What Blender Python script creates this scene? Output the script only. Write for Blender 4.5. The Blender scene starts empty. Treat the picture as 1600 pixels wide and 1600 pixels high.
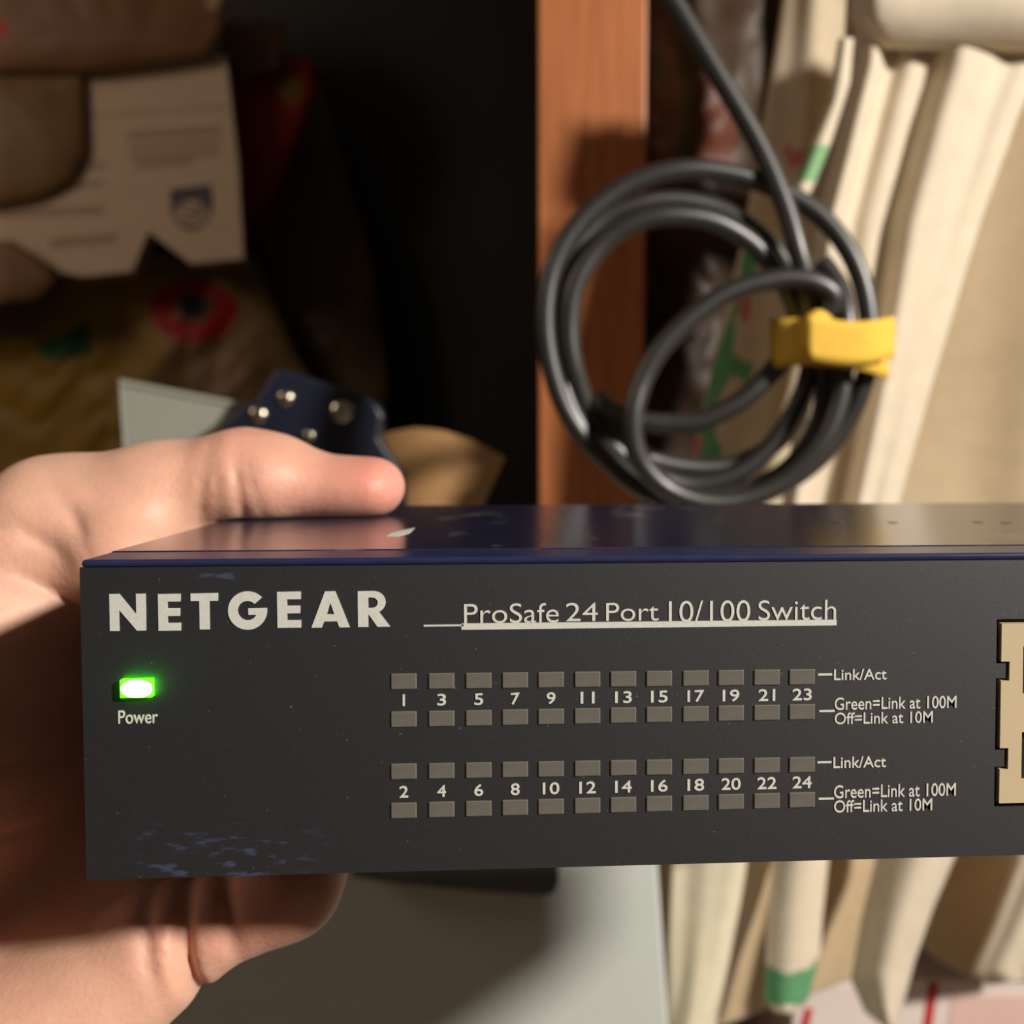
import bpy, bmesh, math, os, random
import numpy as np
from mathutils import Vector, Matrix
random.seed(4); rng = np.random.default_rng(4)
SC = bpy.context.scene
COL = SC.collection

# ------------------------------------------------------------------ camera, light, exposure
# world: metres; x along the front of the switch, y away from the viewer, z up; floor z = 0
ZB = 0.94                                   # height of the underside of the held switch
F_PX, CX, CY, HZ, VX = 1600.0, 980.0, 735.0, 668.0, 880.0
_p = np.array([-(CX - VX), -(CY - HZ) * -1, F_PX])
yaw = math.atan((CX - VX) / F_PX)
pit = math.atan((CY - HZ) / math.hypot(F_PX, CX - VX))
fw = np.array([math.sin(yaw) * math.cos(pit), math.cos(yaw) * math.cos(pit), -math.sin(pit)])
rt = np.array([math.cos(yaw), -math.sin(yaw), 0.0])
up = np.cross(rt, fw)
def ray(px, py):
    d = fw * F_PX + rt * (px - CX) - up * (py - CY)
    return d / d[1]
_t, _b = ray(124, 874), ray(134, 1375)
SH = 0.043
Y0 = SH / (_t[2] - _b[2])
CAM = np.array([-_t[0] * Y0, -Y0, ZB + SH - _t[2] * Y0])
def P(px, py, y):
    """the point of the plane y = const (metres, y = 0 is the front of the switch) seen at a pixel"""
    q = CAM + ray(px, py) * (y - CAM[1])
    return Vector((float(q[0]), float(q[1]), float(q[2])))

cam = bpy.data.cameras.new('camera'); camo = bpy.data.objects.new('camera', cam); COL.objects.link(camo)
camo.location = CAM
camo.matrix_world = Matrix(((rt[0], up[0], -fw[0], CAM[0]), (rt[1], up[1], -fw[1], CAM[1]), (rt[2], up[2], -fw[2], CAM[2]), (0, 0, 0, 1)))
cam.sensor_width = 32; cam.lens = 32; cam.clip_start = 0.005; cam.clip_end = 50
cam.shift_x = (800 - CX) / 1600; cam.shift_y = (CY - 800) / 1600
cam.dof.use_dof = True; cam.dof.focus_distance = 0.140; cam.dof.aperture_fstop = 17.0
SC.camera = camo

w = bpy.data.worlds.new('room_light'); SC.world = w; w.use_nodes = True
w.node_tree.nodes['Background'].inputs[0].default_value = (1.0, 0.80, 0.60, 1)
w.node_tree.nodes['Background'].inputs[1].default_value = 0.05

def lamp(name, loc, target, energy, size, color):
    l = bpy.data.lights.new(name, 'AREA'); l.shape = 'DISK'; l.size = size; l.energy = energy; l.color = color
    o = bpy.data.objects.new(name, l); COL.objects.link(o); o.location = loc
    o.rotation_euler = (Vector(target) - Vector(loc)).to_track_quat('-Z', 'Y').to_euler()
    return o
lamp('room_lamp', (1.30, -0.84, ZB + 0.72), (0.05, 0.15, ZB), 47, 0.13, (1.0, 0.94, 0.85))

lamp('pile_fill', (-1.4, 0.0, ZB + 0.85), (-0.5, 1.25, ZB + 0.15), 4.6, 0.6, (1.0, 0.78, 0.60))  # added fill without a source of its own, brightens the left pile

SC.view_settings.view_transform = 'Standard'; SC.view_settings.look = 'None'
SC.view_settings.gamma = 1; SC.view_settings.use_curve_mapping = False
SC.view_settings.exposure = 0.0

# ------------------------------------------------------------------ helpers
def s2l(c):
    return tuple(((v / 255) / 12.92 if v <= 10 else ((v / 255 + 0.055) / 1.055) ** 2.4) for v in c)

def mat(name, rgb, rough=0.6, metal=0.0, spec=0.5, var=0.0, vscale=40, bump=0.0, bscale=200, coat=0.0,
        stretch=(1, 1, 1), attr=None, sss=0.0, sheen=0.0, trans=0.0):
    m = bpy.data.materials.new(name); m.use_nodes = True
    nt = m.node_tree; N = nt.nodes; L = nt.links; b = N['Principled BSDF']
    c = s2l(rgb)
    b.inputs['Base Color'].default_value = (*c, 1)
    b.inputs['Roughness'].default_value = rough; b.inputs['Metallic'].default_value = metal
    b.inputs['Specular IOR Level'].default_value = spec
    if coat: b.inputs['Coat Weight'].default_value = coat; b.inputs['Coat Roughness'].default_value = 0.15
    if sheen: b.inputs['Sheen Weight'].default_value = sheen
    if trans: b.inputs['Transmission Weight'].default_value = trans
    if sss:
        b.inputs['Subsurface Weight'].default_value = 1.0
        b.inputs['Subsurface Radius'].default_value = (1.0, 0.35, 0.18); b.inputs['Subsurface Scale'].default_value = sss
    tc = N.new('ShaderNodeTexCoord'); mp = N.new('ShaderNodeMapping'); mp.inputs['Scale'].default_value = stretch
    L.new(tc.outputs['Object'], mp.inputs['Vector'])
    src = None
    if attr:
        a = N.new('ShaderNodeAttribute'); a.attribute_name = attr; src = a.outputs['Color']
    if var or attr:
        if var:
            n = N.new('ShaderNodeTexNoise'); n.inputs['Scale'].default_value = vscale; n.inputs['Detail'].default_value = 6
            L.new(mp.outputs['Vector'], n.inputs['Vector'])
            mr = N.new('ShaderNodeMapRange'); mr.inputs['From Min'].default_value = 0.3; mr.inputs['From Max'].default_value = 0.7
            mr.inputs['To Min'].default_value = 1 - var; mr.inputs['To Max'].default_value = 1 + var
            L.new(n.outputs['Fac'], mr.inputs['Value'])
            mx = N.new('ShaderNodeMix'); mx.data_type = 'RGBA'; mx.blend_type = 'MULTIPLY'; mx.inputs['Factor'].default_value = 1
            if src: L.new(src, mx.inputs['A'])
            else: mx.inputs['A'].default_value = (*c, 1)
            L.new(mr.outputs['Result'], mx.inputs['B']); src = mx.outputs['Result']
        L.new(src, b.inputs['Base Color'])
    if bump:
        n2 = N.new('ShaderNodeTexNoise'); n2.inputs['Scale'].default_value = bscale; n2.inputs['Detail'].default_value = 4
        L.new(mp.outputs['Vector'], n2.inputs['Vector'])
        bp = N.new('ShaderNodeBump'); bp.inputs['Strength'].default_value = bump; bp.inputs['Distance'].default_value = 0.001
        L.new(n2.outputs['Fac'], bp.inputs['Height']); L.new(bp.outputs['Normal'], b.inputs['Normal'])
    return m

def link(name, me, m=None, parent=None, smooth=False):
    o = bpy.data.objects.new(name, me); COL.objects.link(o)
    if m: me.materials.append(m)
    if parent: o.parent = parent
    if smooth:
        for p in me.polygons: p.use_smooth = True
    return o
def tag(o, label=None, cat=None, group=None, kind=None):
    if label: o['label'] = label
    if cat: o['category'] = cat
    if group: o['group'] = group
    if kind: o['kind'] = kind
    return o
def empty(name, loc, label, cat, group=None):
    o = bpy.data.objects.new(name, None); COL.objects.link(o); o.location = loc; o.empty_display_size = 0.02
    return tag(o, label, cat, group)
def inv(parent, pts):
    l = Vector(parent.location) if parent else Vector((0, 0, 0))
    return [Vector(p) - l for p in pts]
def from_py(name, v, f, m, parent=None, smooth=False, abs_=True):
    me = bpy.data.meshes.new(name)
    me.from_pydata(inv(parent, v) if (parent and abs_) else [Vector(p) for p in v], [], f); me.update()
    return link(name, me, m, parent, smooth)
def bevel(o, wd, seg=2):
    md = o.modifiers.new('bevel', 'BEVEL'); md.width = wd; md.segments = seg; md.limit_method = 'ANGLE'; md.angle_limit = math.radians(35)
    return o
def box(name, lo, hi, m, parent=None, bv=0.0):
    x0, y0, z0 = lo; x1, y1, z1 = hi
    v = [(x0, y0, z0), (x1, y0, z0), (x1, y1, z0), (x0, y1, z0), (x0, y0, z1), (x1, y0, z1), (x1, y1, z1), (x0, y1, z1)]
    f = [(0, 3, 2, 1), (4, 5, 6, 7), (0, 1, 5, 4), (1, 2, 6, 5), (2, 3, 7, 6), (3, 0, 4, 7)]
    o = from_py(name, v, f, m, parent)
    if bv: bevel(o, bv)
    return o
def prism(name, front, back, m, parent=None, bv=0.0):
    """solid between two outlines (same count); front outline counter-clockwise seen from the viewer"""
    n = len(front); v = list(front) + list(back)
    f = [tuple(range(n)), tuple(range(2 * n - 1, n - 1, -1))] + [(i, i + n, (i + 1) % n + n, (i + 1) % n) for i in range(n)]
    o = from_py(name, v, f, m, parent)
    bm = bmesh.new(); bm.from_mesh(o.data); bmesh.ops.recalc_face_normals(bm, faces=bm.faces); bm.to_mesh(o.data); bm.free()
    if bv: bevel(o, bv)
    return o
def slab(name, pxs, y, thick, m, parent=None, bv=0.0, lean=0.0):
    """flat plate whose outline is given at its own distance; lean tips its top away"""
    zs = [P(a, b, y).z for a, b in pxs]; z0 = min(zs)
    fr = []
    for a, b in pxs:
        z = P(a, b, y).z; fr.append(P(a, b, y + (z - z0) * lean))
    bk = [p + Vector((0, thick, 0)) for p in fr]
    return prism(name, fr, bk, m, parent, bv)
def cells(name, xs, zs, solid, y0, y1, m, parent=None):
    """plate on an x/z grid, y0..y1 thick, with the cells where solid(i, j) is false left open"""
    nx, nz = len(xs) - 1, len(zs) - 1
    S = [[bool(solid((xs[i] + xs[i + 1]) / 2, (zs[j] + zs[j + 1]) / 2)) for j in range(nz)] for i in range(nx)]
    bm = bmesh.new(); V = {}
    def v(i, j, k):
        if (i, j, k) not in V: V[i, j, k] = bm.verts.new((xs[i], (y0, y1)[k], zs[j]))
        return V[i, j, k]
    g = lambda i, j: 0 <= i < nx and 0 <= j < nz and S[i][j]
    for i in range(nx):
        for j in range(nz):
            if not S[i][j]: continue
            bm.faces.new((v(i, j, 0), v(i + 1, j, 0), v(i + 1, j + 1, 0), v(i, j + 1, 0)))
            bm.faces.new((v(i, j, 1), v(i, j + 1, 1), v(i + 1, j + 1, 1), v(i + 1, j, 1)))
            if not g(i - 1, j): bm.faces.new((v(i, j, 0), v(i, j + 1, 0), v(i, j + 1, 1), v(i, j, 1)))
            if not g(i + 1, j): bm.faces.new((v(i + 1, j, 0), v(i + 1, j, 1), v(i + 1, j + 1, 1), v(i + 1, j + 1, 0)))
            if not g(i, j - 1): bm.faces.new((v(i, j, 0), v(i, j, 1), v(i + 1, j, 1), v(i + 1, j, 0)))
            if not g(i, j + 1): bm.faces.new((v(i, j + 1, 0), v(i + 1, j + 1, 0), v(i + 1, j + 1, 1), v(i, j + 1, 1)))
    l = parent.location if parent else Vector((0, 0, 0))
    for q in bm.verts: q.co -= Vector(l)
    me = bpy.data.meshes.new(name); bm.to_mesh(me); bm.free()
    return link(name, me, m, parent)
def lathe(name, prof, c, axis, m, parent=None, n=24):
    """prof: (radius, height) along axis from c"""
    a = Vector(axis).normalized(); q = a.to_track_quat('Z', 'Y'); v = []; f = []
    for r, h in prof:
        for k in range(n):
            t = 2 * math.pi * k / n
            v.append(Vector(c) + q @ Vector((r * math.cos(t), r * math.sin(t), h)))
    for i in range(len(prof) - 1):
        for k in range(n):
            f.append((i * n + k, i * n + (k + 1) % n, (i + 1) * n + (k + 1) % n, (i + 1) * n + k))
    f.append(tuple(range(n))[::-1]); f.append(tuple(range((len(prof) - 1) * n, len(prof) * n)))
    return from_py(name, v, f, m, parent, smooth=True)
def spline(pts, sub=10):
    pts = [Vector(p) for p in pts]; out = []
    for i in range(len(pts) - 1):
        p0 = pts[max(i - 1, 0)]; p1 = pts[i]; p2 = pts[i + 1]; p3 = pts[min(i + 2, len(pts) - 1)]
        for k in range(sub):
            t = k / sub
            out.append(0.5 * ((2 * p1) + (p2 - p0) * t + (2 * p0 - 5 * p1 + 4 * p2 - p3) * t * t + (3 * p1 - p0 - 3 * p2 + p3) * t ** 3))
    out.append(pts[-1]); return out
def tube(name, path, r, m, parent=None, n=14):
    v = []; f = []; up_ = Vector((0, 1, 0)); N = len(path)
    for i, p in enumerate(path):
        t = (path[min(i + 1, N - 1)] - path[max(i - 1, 0)]).normalized()
        up_ = (up_ - t * up_.dot(t)).normalized(); s = t.cross(up_)
        for k in range(n):
            a = 2 * math.pi * k / n; v.append(p + (up_ * math.cos(a) + s * math.sin(a)) * r)
    for i in range(N - 1):
        for k in range(n):
            f.append((i * n + k, i * n + (k + 1) % n, (i + 1) * n + (k + 1) % n, (i + 1) * n + k))
    f.append(tuple(range(n))[::-1]); f.append(tuple(range((N - 1) * n, N * n)))
    return from_py(name, v, f, m, parent, smooth=True)
def inside(poly, x, y):
    c = False; j = len(poly) - 1
    for i in range(len(poly)):
        (xi, yi), (xj, yj) = poly[i], poly[j]
        if (yi > y) != (yj > y) and x < (xj - xi) * (y - yi) / (yj - yi) + xi: c = not c
        j = i
    return c
def resample(pl, n):
    pl = np.array(pl, float); d = np.r_[0, np.cumsum(np.hypot(*np.diff(pl, axis=0).T))]
    t = np.linspace(0, d[-1], n); return np.c_[np.interp(t, d, pl[:, 0]), np.interp(t, d, pl[:, 1])]
def paint(me, colors):
    ca = me.color_attributes.new('dye', 'FLOAT_COLOR', 'POINT')
    for i, c in enumerate(colors): ca.data[i].color = (*s2l(c), 1)
def fold(name, Lp, Rp, y, bulge, m, parent=None, nu=28, nv=60, prof=None, ripple=0.0, rn=3, base=None, prints=(), thick=0.0012, seed=0, hem=None):
    """a hanging length of cloth between two side lines; its cross-section swells towards the viewer"""
    A, B = resample(Lp, nv), resample(Rp, nv); v = []; cols = []
    ph = random.Random(seed).random() * 6
    for j in range(nv):
        for i in range(nu):
            u = i / (nu - 1); a = A[j] * (1 - u) + B[j] * u
            yy = y(j / (nv - 1)) if callable(y) else y
            k = prof(u, j / (nv - 1)) if prof else max(0, math.sin(math.pi * u)) ** 0.6
            k = k * bulge + ripple * math.sin(rn * 2 * math.pi * u + ph + 1.3 * math.sin(j / nv * 4 + ph))
            if hem: a = a + np.array([0, hem(u) * (j / (nv - 1)) ** 3])
            v.append(P(a[0], a[1], yy - k)); c = base
            for poly, pc in prints:
                if inside(poly, a[0], a[1]): c = pc
            cols.append(c)
    f = [(j * nu + i, (j + 1) * nu + i, (j + 1) * nu + i + 1, j * nu + i + 1) for j in range(nv - 1) for i in range(nu - 1)]
    o = from_py(name, v, f, m, parent, smooth=True)
    if base: paint(o.data, cols)
    md = o.modifiers.new('cloth_thickness', 'SOLIDIFY'); md.thickness = thick; md.offset = 0
    return o
def pillow(name, outline, y, bulge, m, parent=None, base=(90, 70, 50), prints=(), crumple=0.1, seed=1, rings=34, n=120, flat=0.5, center=None):
    """a stuffed bag: front and back swell from a closed outline"""
    ol = resample(list(outline) + [outline[0]], n + 1)[:-1]; c = np.array(center) if center else ol.mean(0)
    r_ = np.random.default_rng(seed); K = [(r_.normal(0, 0.022, 2), r_.uniform(0, 6), r_.uniform(.3, 1)) for _ in range(9)]
    def nz(a): return sum(w_ * math.sin(a @ k + p) for k, p, w_ in K) / 4
    v = []; cols = []; f = []
    for side in (0, 1):
        for k in range(rings):
            r = 1 - k / rings
            for i in range(n):
                a = c + (ol[i] - c) * r
                h = bulge * (1 - r ** 2.4) ** flat
                h += bulge * crumple * (nz(a) + 0.6 * abs(nz(a * 2.1))) * (1 - r ** 6)
                v.append(P(a[0], a[1], y - h if side == 0 else y + h * 0.7)); q = base
                for poly, pc in prints:
                    if (poly(a[0], a[1]) if callable(poly) else inside(poly, a[0], a[1])): q = pc
                cols.append(q)
        v.append(P(c[0], c[1], y - bulge if side == 0 else y + bulge * 0.7)); cols.append(base)
    H = rings * n + 1
    for s in (0, 1):
        for k in range(rings - 1):
            for i in range(n):
                q = (s * H + k * n + i, s * H + k * n + (i + 1) % n, s * H + (k + 1) * n + (i + 1) % n, s * H + (k + 1) * n + i)
                f.append(q if s == 0 else q[::-1])
        for i in range(n):
            q = (s * H + (rings - 1) * n + i, s * H + (rings - 1) * n + (i + 1) % n, s * H + H - 1)
            f.append(q if s == 0 else q[::-1])
    for i in range(n): f.append((i, H + i, H + (i + 1) % n, (i + 1) % n))
    o = from_py(name, v, f, m, parent, smooth=True); paint(o.data, cols)
    return o

# ------------------------------------------------------------------ materials
M = {}
M['navy_lit'] = mat('lit navy lip', (38, 45, 80), 0.3, var=0.12, vscale=300)  # lighter copy of the case navy, light on the lip put into the colour
M['navy'] = mat('navy painted steel', (33, 37, 62), 0.2, spec=0.75, var=0.12, vscale=300, bump=0.03, bscale=1500, coat=0.25)
M['face'] = mat('black textured face', (12, 13, 20), 0.56, spec=1.0, var=0.3, vscale=1300, bump=0.12, bscale=5500, coat=0.7)
M['face'].node_tree.nodes['Principled BSDF'].inputs['Coat Roughness'].default_value = 0.5
M['print'] = mat('pale print', (212, 211, 203), 0.6, var=0.06, vscale=2000)
M['windowled'] = mat('unlit grey led lens', (106, 102, 94), 0.4, var=0.08, vscale=700)
M['jack'] = mat('beige jack plastic', (205, 184, 150), 0.4, var=0.03)
M['black'] = mat('black plastic', (14, 13, 13), 0.5)
M['gold'] = mat('gold contact', (190, 150, 70), 0.3, metal=1)
M['skin'] = mat('skin', (226, 170, 144), 0.5, spec=0.4, attr='dye', var=0.06, vscale=160, bump=0.16, bscale=1100, sss=0.0016)
M['nail'] = mat('fingernail', (232, 180, 160), 0.3, sss=0.002)
M['cloth'] = mat('cream cotton', (226, 210, 180), 0.9, spec=0.15, attr='dye', var=0.05, vscale=90, bump=0.3, bscale=1400, sheen=0.2)
M['bag'] = mat('thin plastic', (100, 80, 60), 0.5, spec=0.3, attr='dye', var=0.12, vscale=30, bump=0.3, bscale=120)
M['wood'] = mat('stained pine', (172, 104, 62), 0.42, var=0.16, vscale=28, bump=0.08, bscale=300, stretch=(6, 6, 0.5), spec=0.4)
M['wood_shaded'] = mat('shaded wood board', (24, 16, 11), 0.55, var=0.2, vscale=20, stretch=(6, 6, 0.5))  # cabinet inside: its deep shade is put into this near-black colour
M['cable'] = mat('black rubber cable', (40, 38, 35), 0.42, spec=1.0, var=0.1, vscale=200)
M['yellow'] = mat('yellow hook and loop tape', (240, 194, 78), 0.75, spec=0.25, var=0.06, vscale=300, bump=0.3, bscale=1500)
M['grey'] = mat('pale grey lacquer', (205, 210, 204), 0.4, var=0.02, vscale=30)
M['card'] = mat('pale grey board', (154, 154, 142), 0.6, var=0.03, vscale=60)
M['dkgreen'] = mat('dark rubber grip', (78, 82, 78), 0.6, var=0.1, vscale=80)
M['navy2'] = mat('navy enamel', (25, 29, 46), 0.4, var=0.12, vscale=80, coat=0.2)
M['chrome'] = mat('chrome screw', (215, 205, 185), 0.22, metal=1)
M['kraft'] = mat('brown cardboard', (164, 122, 78), 0.75, var=0.08, vscale=60, bump=0.1)
M['carton'] = mat('white carton board', (220, 194, 168), 0.7, var=0.04, vscale=40)
M['ink'] = mat('grey ink', (184, 156, 134), 0.7)
M['blueink'] = mat('navy ink', (72, 68, 84), 0.6)
M['white_carton'] = mat('white glossy carton', (226, 210, 204), 0.5, var=0.03, vscale=20)
M['pink'] = mat('pink print', (222, 186, 176), 0.5, var=0.03, vscale=20)
M['red'] = mat('red print', (190, 50, 54), 0.5)
M['floor'] = mat('floor boards', (96, 72, 52), 0.6, var=0.15, vscale=10, stretch=(1, 8, 1))
M['wall'] = mat('dark wall paint', (96, 84, 72), 0.85, var=0.05, vscale=10)

m = bpy.data.materials.new('green power led'); m.use_nodes = True; nt = m.node_tree
b = nt.nodes['Principled BSDF']; b.inputs['Base Color'].default_value = (0.1, 0.6, 0.05, 1)
tc = nt.nodes.new('ShaderNodeTexCoord'); sx = nt.nodes.new('ShaderNodeVectorMath'); sx.operation = 'SUBTRACT'; sx.inputs[1].default_value = (0.54, 0.0, 0.5)
ln = nt.nodes.new('ShaderNodeVectorMath'); ln.operation = 'LENGTH'
rp = nt.nodes.new('ShaderNodeValToRGB'); rp.color_ramp.elements[0].color = (0.95, 1.0, 0.55, 1); rp.color_ramp.elements[0].position = 0.42
rp.color_ramp.elements[1].color = (0.03, 1.0, 0.0, 1); rp.color_ramp.elements[1].position = 0.52
nt.links.new(tc.outputs['Generated'], sx.inputs[0]); nt.links.new(sx.outputs[0], ln.inputs[0]); nt.links.new(ln.outputs['Value'], rp.inputs[0])
nt.links.new(rp.outputs[0], b.inputs['Emission Color']); b.inputs['Emission Strength'].default_value = 7.0
M['led'] = m

# scuffs of bare blue paint low on the front face, dust specks
def face_material():
    m = M['face']; nt = m.node_tree; N = nt.nodes; L = nt.links; b = N['Principled BSDF']
    old = b.inputs['Base Color'].links[0].from_socket
    g = N.new('ShaderNodeNewGeometry'); sep = N.new('ShaderNodeSeparateXYZ'); L.new(g.outputs['Position'], sep.inputs[0])
    def rng_(sock, a, b_, c, d):
        q = N.new('ShaderNodeMapRange'); q.interpolation_type = 'SMOOTHSTEP'; q.inputs['From Min'].default_value = a; q.inputs['From Max'].default_value = b_
        q.inputs['To Min'].default_value = c; q.inputs['To Max'].default_value = d; L.new(sock, q.inputs['Value']); return q.outputs['Result']
    def mul(a, c):
        q = N.new('ShaderNodeMath'); q.operation = 'MULTIPLY'; L.new(a, q.inputs[0])
        if hasattr(c, 'links'): L.new(c, q.inputs[1])
        else: q.inputs[1].default_value = c
        return q.outputs[0]
    mp = N.new('ShaderNodeMapping'); mp.inputs['Scale'].default_value = (1, 1, 3.2); mp.inputs['Rotation'].default_value = (0, 0.25, 0); L.new(g.outputs['Position'], mp.inputs['Vector'])
    n = N.new('ShaderNodeTexNoise'); n.inputs['Scale'].default_value = 260; n.inputs['Detail'].default_value = 3; L.new(mp.outputs[0], n.inputs['Vector'])
    blot = rng_(n.outputs['Fac'], 0.53, 0.66, 0, 1)
    low = mul(mul(rng_(sep.outputs['Z'], ZB + 0.009, ZB + 0.0035, 0, 1), rng_(sep.outputs['X'], 0.005, 0.009, 0, 1)), rng_(sep.outputs['X'], 0.034, 0.022, 0, 1))
    hi = mul(mul(rng_(sep.outputs['Z'], ZB + 0.0394, ZB + 0.0398, 0, 1), rng_(sep.outputs['Z'], ZB + 0.0412, ZB + 0.0409, 0, 1)),
             mul(rng_(sep.outputs['X'], 0.0150, 0.0165, 0, 1), rng_(sep.outputs['X'], 0.021, 0.019, 0, 1)))
    ad = N.new('ShaderNodeMath'); ad.operation = 'ADD'; L.new(mul(blot, low), ad.inputs[0]); L.new(mul(blot, hi), ad.inputs[1])
    fac = mul(ad.outputs[0], 0.5)
    mx = N.new('ShaderNodeMix'); mx.data_type = 'RGBA'; L.new(fac, mx.inputs['Factor']); L.new(old, mx.inputs['A']); mx.inputs['B'].default_value = (*s2l((72, 84, 124)), 1)
    n2 = N.new('ShaderNodeTexNoise'); n2.inputs['Scale'].default_value = 1500; n2.inputs['Detail'].default_value = 1; L.new(g.outputs['Position'], n2.inputs['Vector'])
    sp = mul(rng_(n2.outputs['Fac'], 0.735, 0.79, 0, 1), 0.45)
    mx2 = N.new('ShaderNodeMix'); mx2.data_type = 'RGBA'; L.new(sp, mx2.inputs['Factor']); L.new(mx.outputs['Result'], mx2.inputs['A']); mx2.inputs['B'].default_value = (*s2l((120, 115, 112)), 1)
    L.new(mx2.outputs['Result'], b.inputs['Base Color'])
face_material()
def scuffed_top():
    m = M['navy']; nt = m.node_tree; N = nt.nodes; L = nt.links; b = N['Principled BSDF']
    old = b.inputs['Base Color'].links[0].from_socket
    g = N.new('ShaderNodeNewGeometry')
    mp = N.new('ShaderNodeMapping'); mp.inputs['Scale'].default_value = (1, 0.35, 1); mp.inputs['Rotation'].default_value = (0, 0, 0.5); L.new(g.outputs['Position'], mp.inputs['Vector'])
    n = N.new('ShaderNodeTexNoise'); n.inputs['Scale'].default_value = 130; n.inputs['Detail'].default_value = 5; L.new(mp.outputs[0], n.inputs['Vector'])
    q = N.new('ShaderNodeMapRange'); q.inputs['From Min'].default_value = 0.60; q.inputs['From Max'].default_value = 0.72; q.inputs['To Max'].default_value = 0.35; L.new(n.outputs['Fac'], q.inputs['Value'])
    mx = N.new('ShaderNodeMix'); mx.data_type = 'RGBA'; L.new(q.outputs['Result'], mx.inputs['Factor']); L.new(old, mx.inputs['A']); mx.inputs['B'].default_value = (*s2l((140, 135, 135)), 1)
    L.new(mx.outputs['Result'], b.inputs['Base Color'])
scuffed_top()

# ------------------------------------------------------------------ setting: floor, back wall
fl = box('floor', (-1.6, -1.6, -0.05), (1.9, 1.65, 0.0), M['floor']); tag(fl, kind='structure')
wl = box('wall_back', (-1.6, 1.6, 0.0), (1.9, 1.65, 2.4), M['wall']); tag(wl, kind='structure')

# ------------------------------------------------------------------ the wooden cabinet: post in front, dark inside
YP = 0.46
cab = empty('wooden_cabinet', P(900, 668, YP) * 1, 'orange-brown wooden cabinet with dark inside and post behind the coiled cable', 'cabinet')
cab.location.z = 0
fr = [(838, 900), (985, 900), (1024, -1500), (838, -1500)]
ft = [P(a, b_, YP) for a, b_ in fr]
ft[0].z = ft[1].z = 0.0
bk = [p + Vector((0, 0.05, 0)) for p in ft]
prism('post', ft, bk, M['wood'], cab, 0.0015)
xp0, xp1 = ft[0].x, ft[1].x
ztop = ft[2].z
box('side_panel', (xp0 + 0.008, YP + 0.0505, 0.02), (xp0 + 0.028, 1.55, ztop), M['wood_shaded'], cab, 0.001)
box('back_panel', (-1.45, 1.5505, 0.02), (xp0 + 0.028, 1.562, ztop), M['wood_shaded'], cab)
box('shelf_board', (-1.4495, YP + 0.12, ZB - 0.30), (xp0 + 0.007, 1.5495, ZB - 0.28), M['wood_shaded'], cab, 0.001)
ZSHELF = ZB - 0.28

# ------------------------------------------------------------------ network switch
sw = empty('network_switch', (0, 0, ZB), 'navy metal network switch with black front and a lit green power light, held in hand', 'network switch')
SWL, SWD = 0.330, 0.0925
def swbox(name, lo, hi, mm, bv=0.0): return box(name, (lo[0], lo[1], ZB + lo[2]), (hi[0], hi[1], ZB + hi[2]), mm, sw, bv)
swbox('case', (0, 0.0012, 0), (SWL, SWD, SH - 0.0006), M['navy'], 0.0007)
swbox('top_cover', (0.0002, 0.0088, SH - 0.0011), (SWL - 0.0002, SWD - 0.0006, SH), M['navy'], 0.0003)
swbox('front_lip', (0.0002, -0.0001, SH - 0.00108), (SWL - 0.0002, 0.0086, SH - 0.0001), M['navy_lit'], 0.0004)
# front plate with cutouts for the jack blocks
def fx(px, py=1100): return P(px, py, 0).x
def fz(px, py): return P(px, py, 0).z - ZB
JX0 = fx(1562, 1110); JZ1 = fz(1566, 974); JZ0 = fz(1564, 1254)
JW = 0.0545; gap = 0.0006; JGAP = 0.0062
notch = [(fz(1566, 1063), fz(1566, 1033)), (fz(1566, 1201), fz(1566, 1168))]
blocks = [JX0 + k * (JW + JGAP) for k in range(3)]
NW = 0.0012
xs = {0.0, SWL}; zs = {0.0, SH - 0.0011, JZ0 - gap, JZ1 + gap}
for bx in blocks:
    xs |= {bx - gap, bx + NW - 0.0003, bx + JW + gap}
for a, c in notch: zs |= {a + 0.0003, c - 0.0003}
def plate_solid(x, z):
    if not (JZ0 - gap < z < JZ1 + gap): return True
    for bx in blocks:
        if bx - gap < x < bx + JW + gap:
            if x < bx + NW - 0.0003 and any(a + 0.0003 < z < c - 0.0003 for a, c in notch): return True
            return False
    return True
xs = sorted(xs); zs = sorted(zs)
pl = cells('front_plate', xs, [ZB + z for z in zs], lambda x, z: plate_solid(x, z - ZB), 0.0, 0.0011, M['face'], sw)
swbox('recess_shade', (JX0 - 0.002, 0.0011, JZ0 - 0.001), (blocks[2] + JW + 0.002, 0.00119, JZ1 + 0.001), M['black'])  # thin black sheet standing in for the shade behind the jack openings
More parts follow.
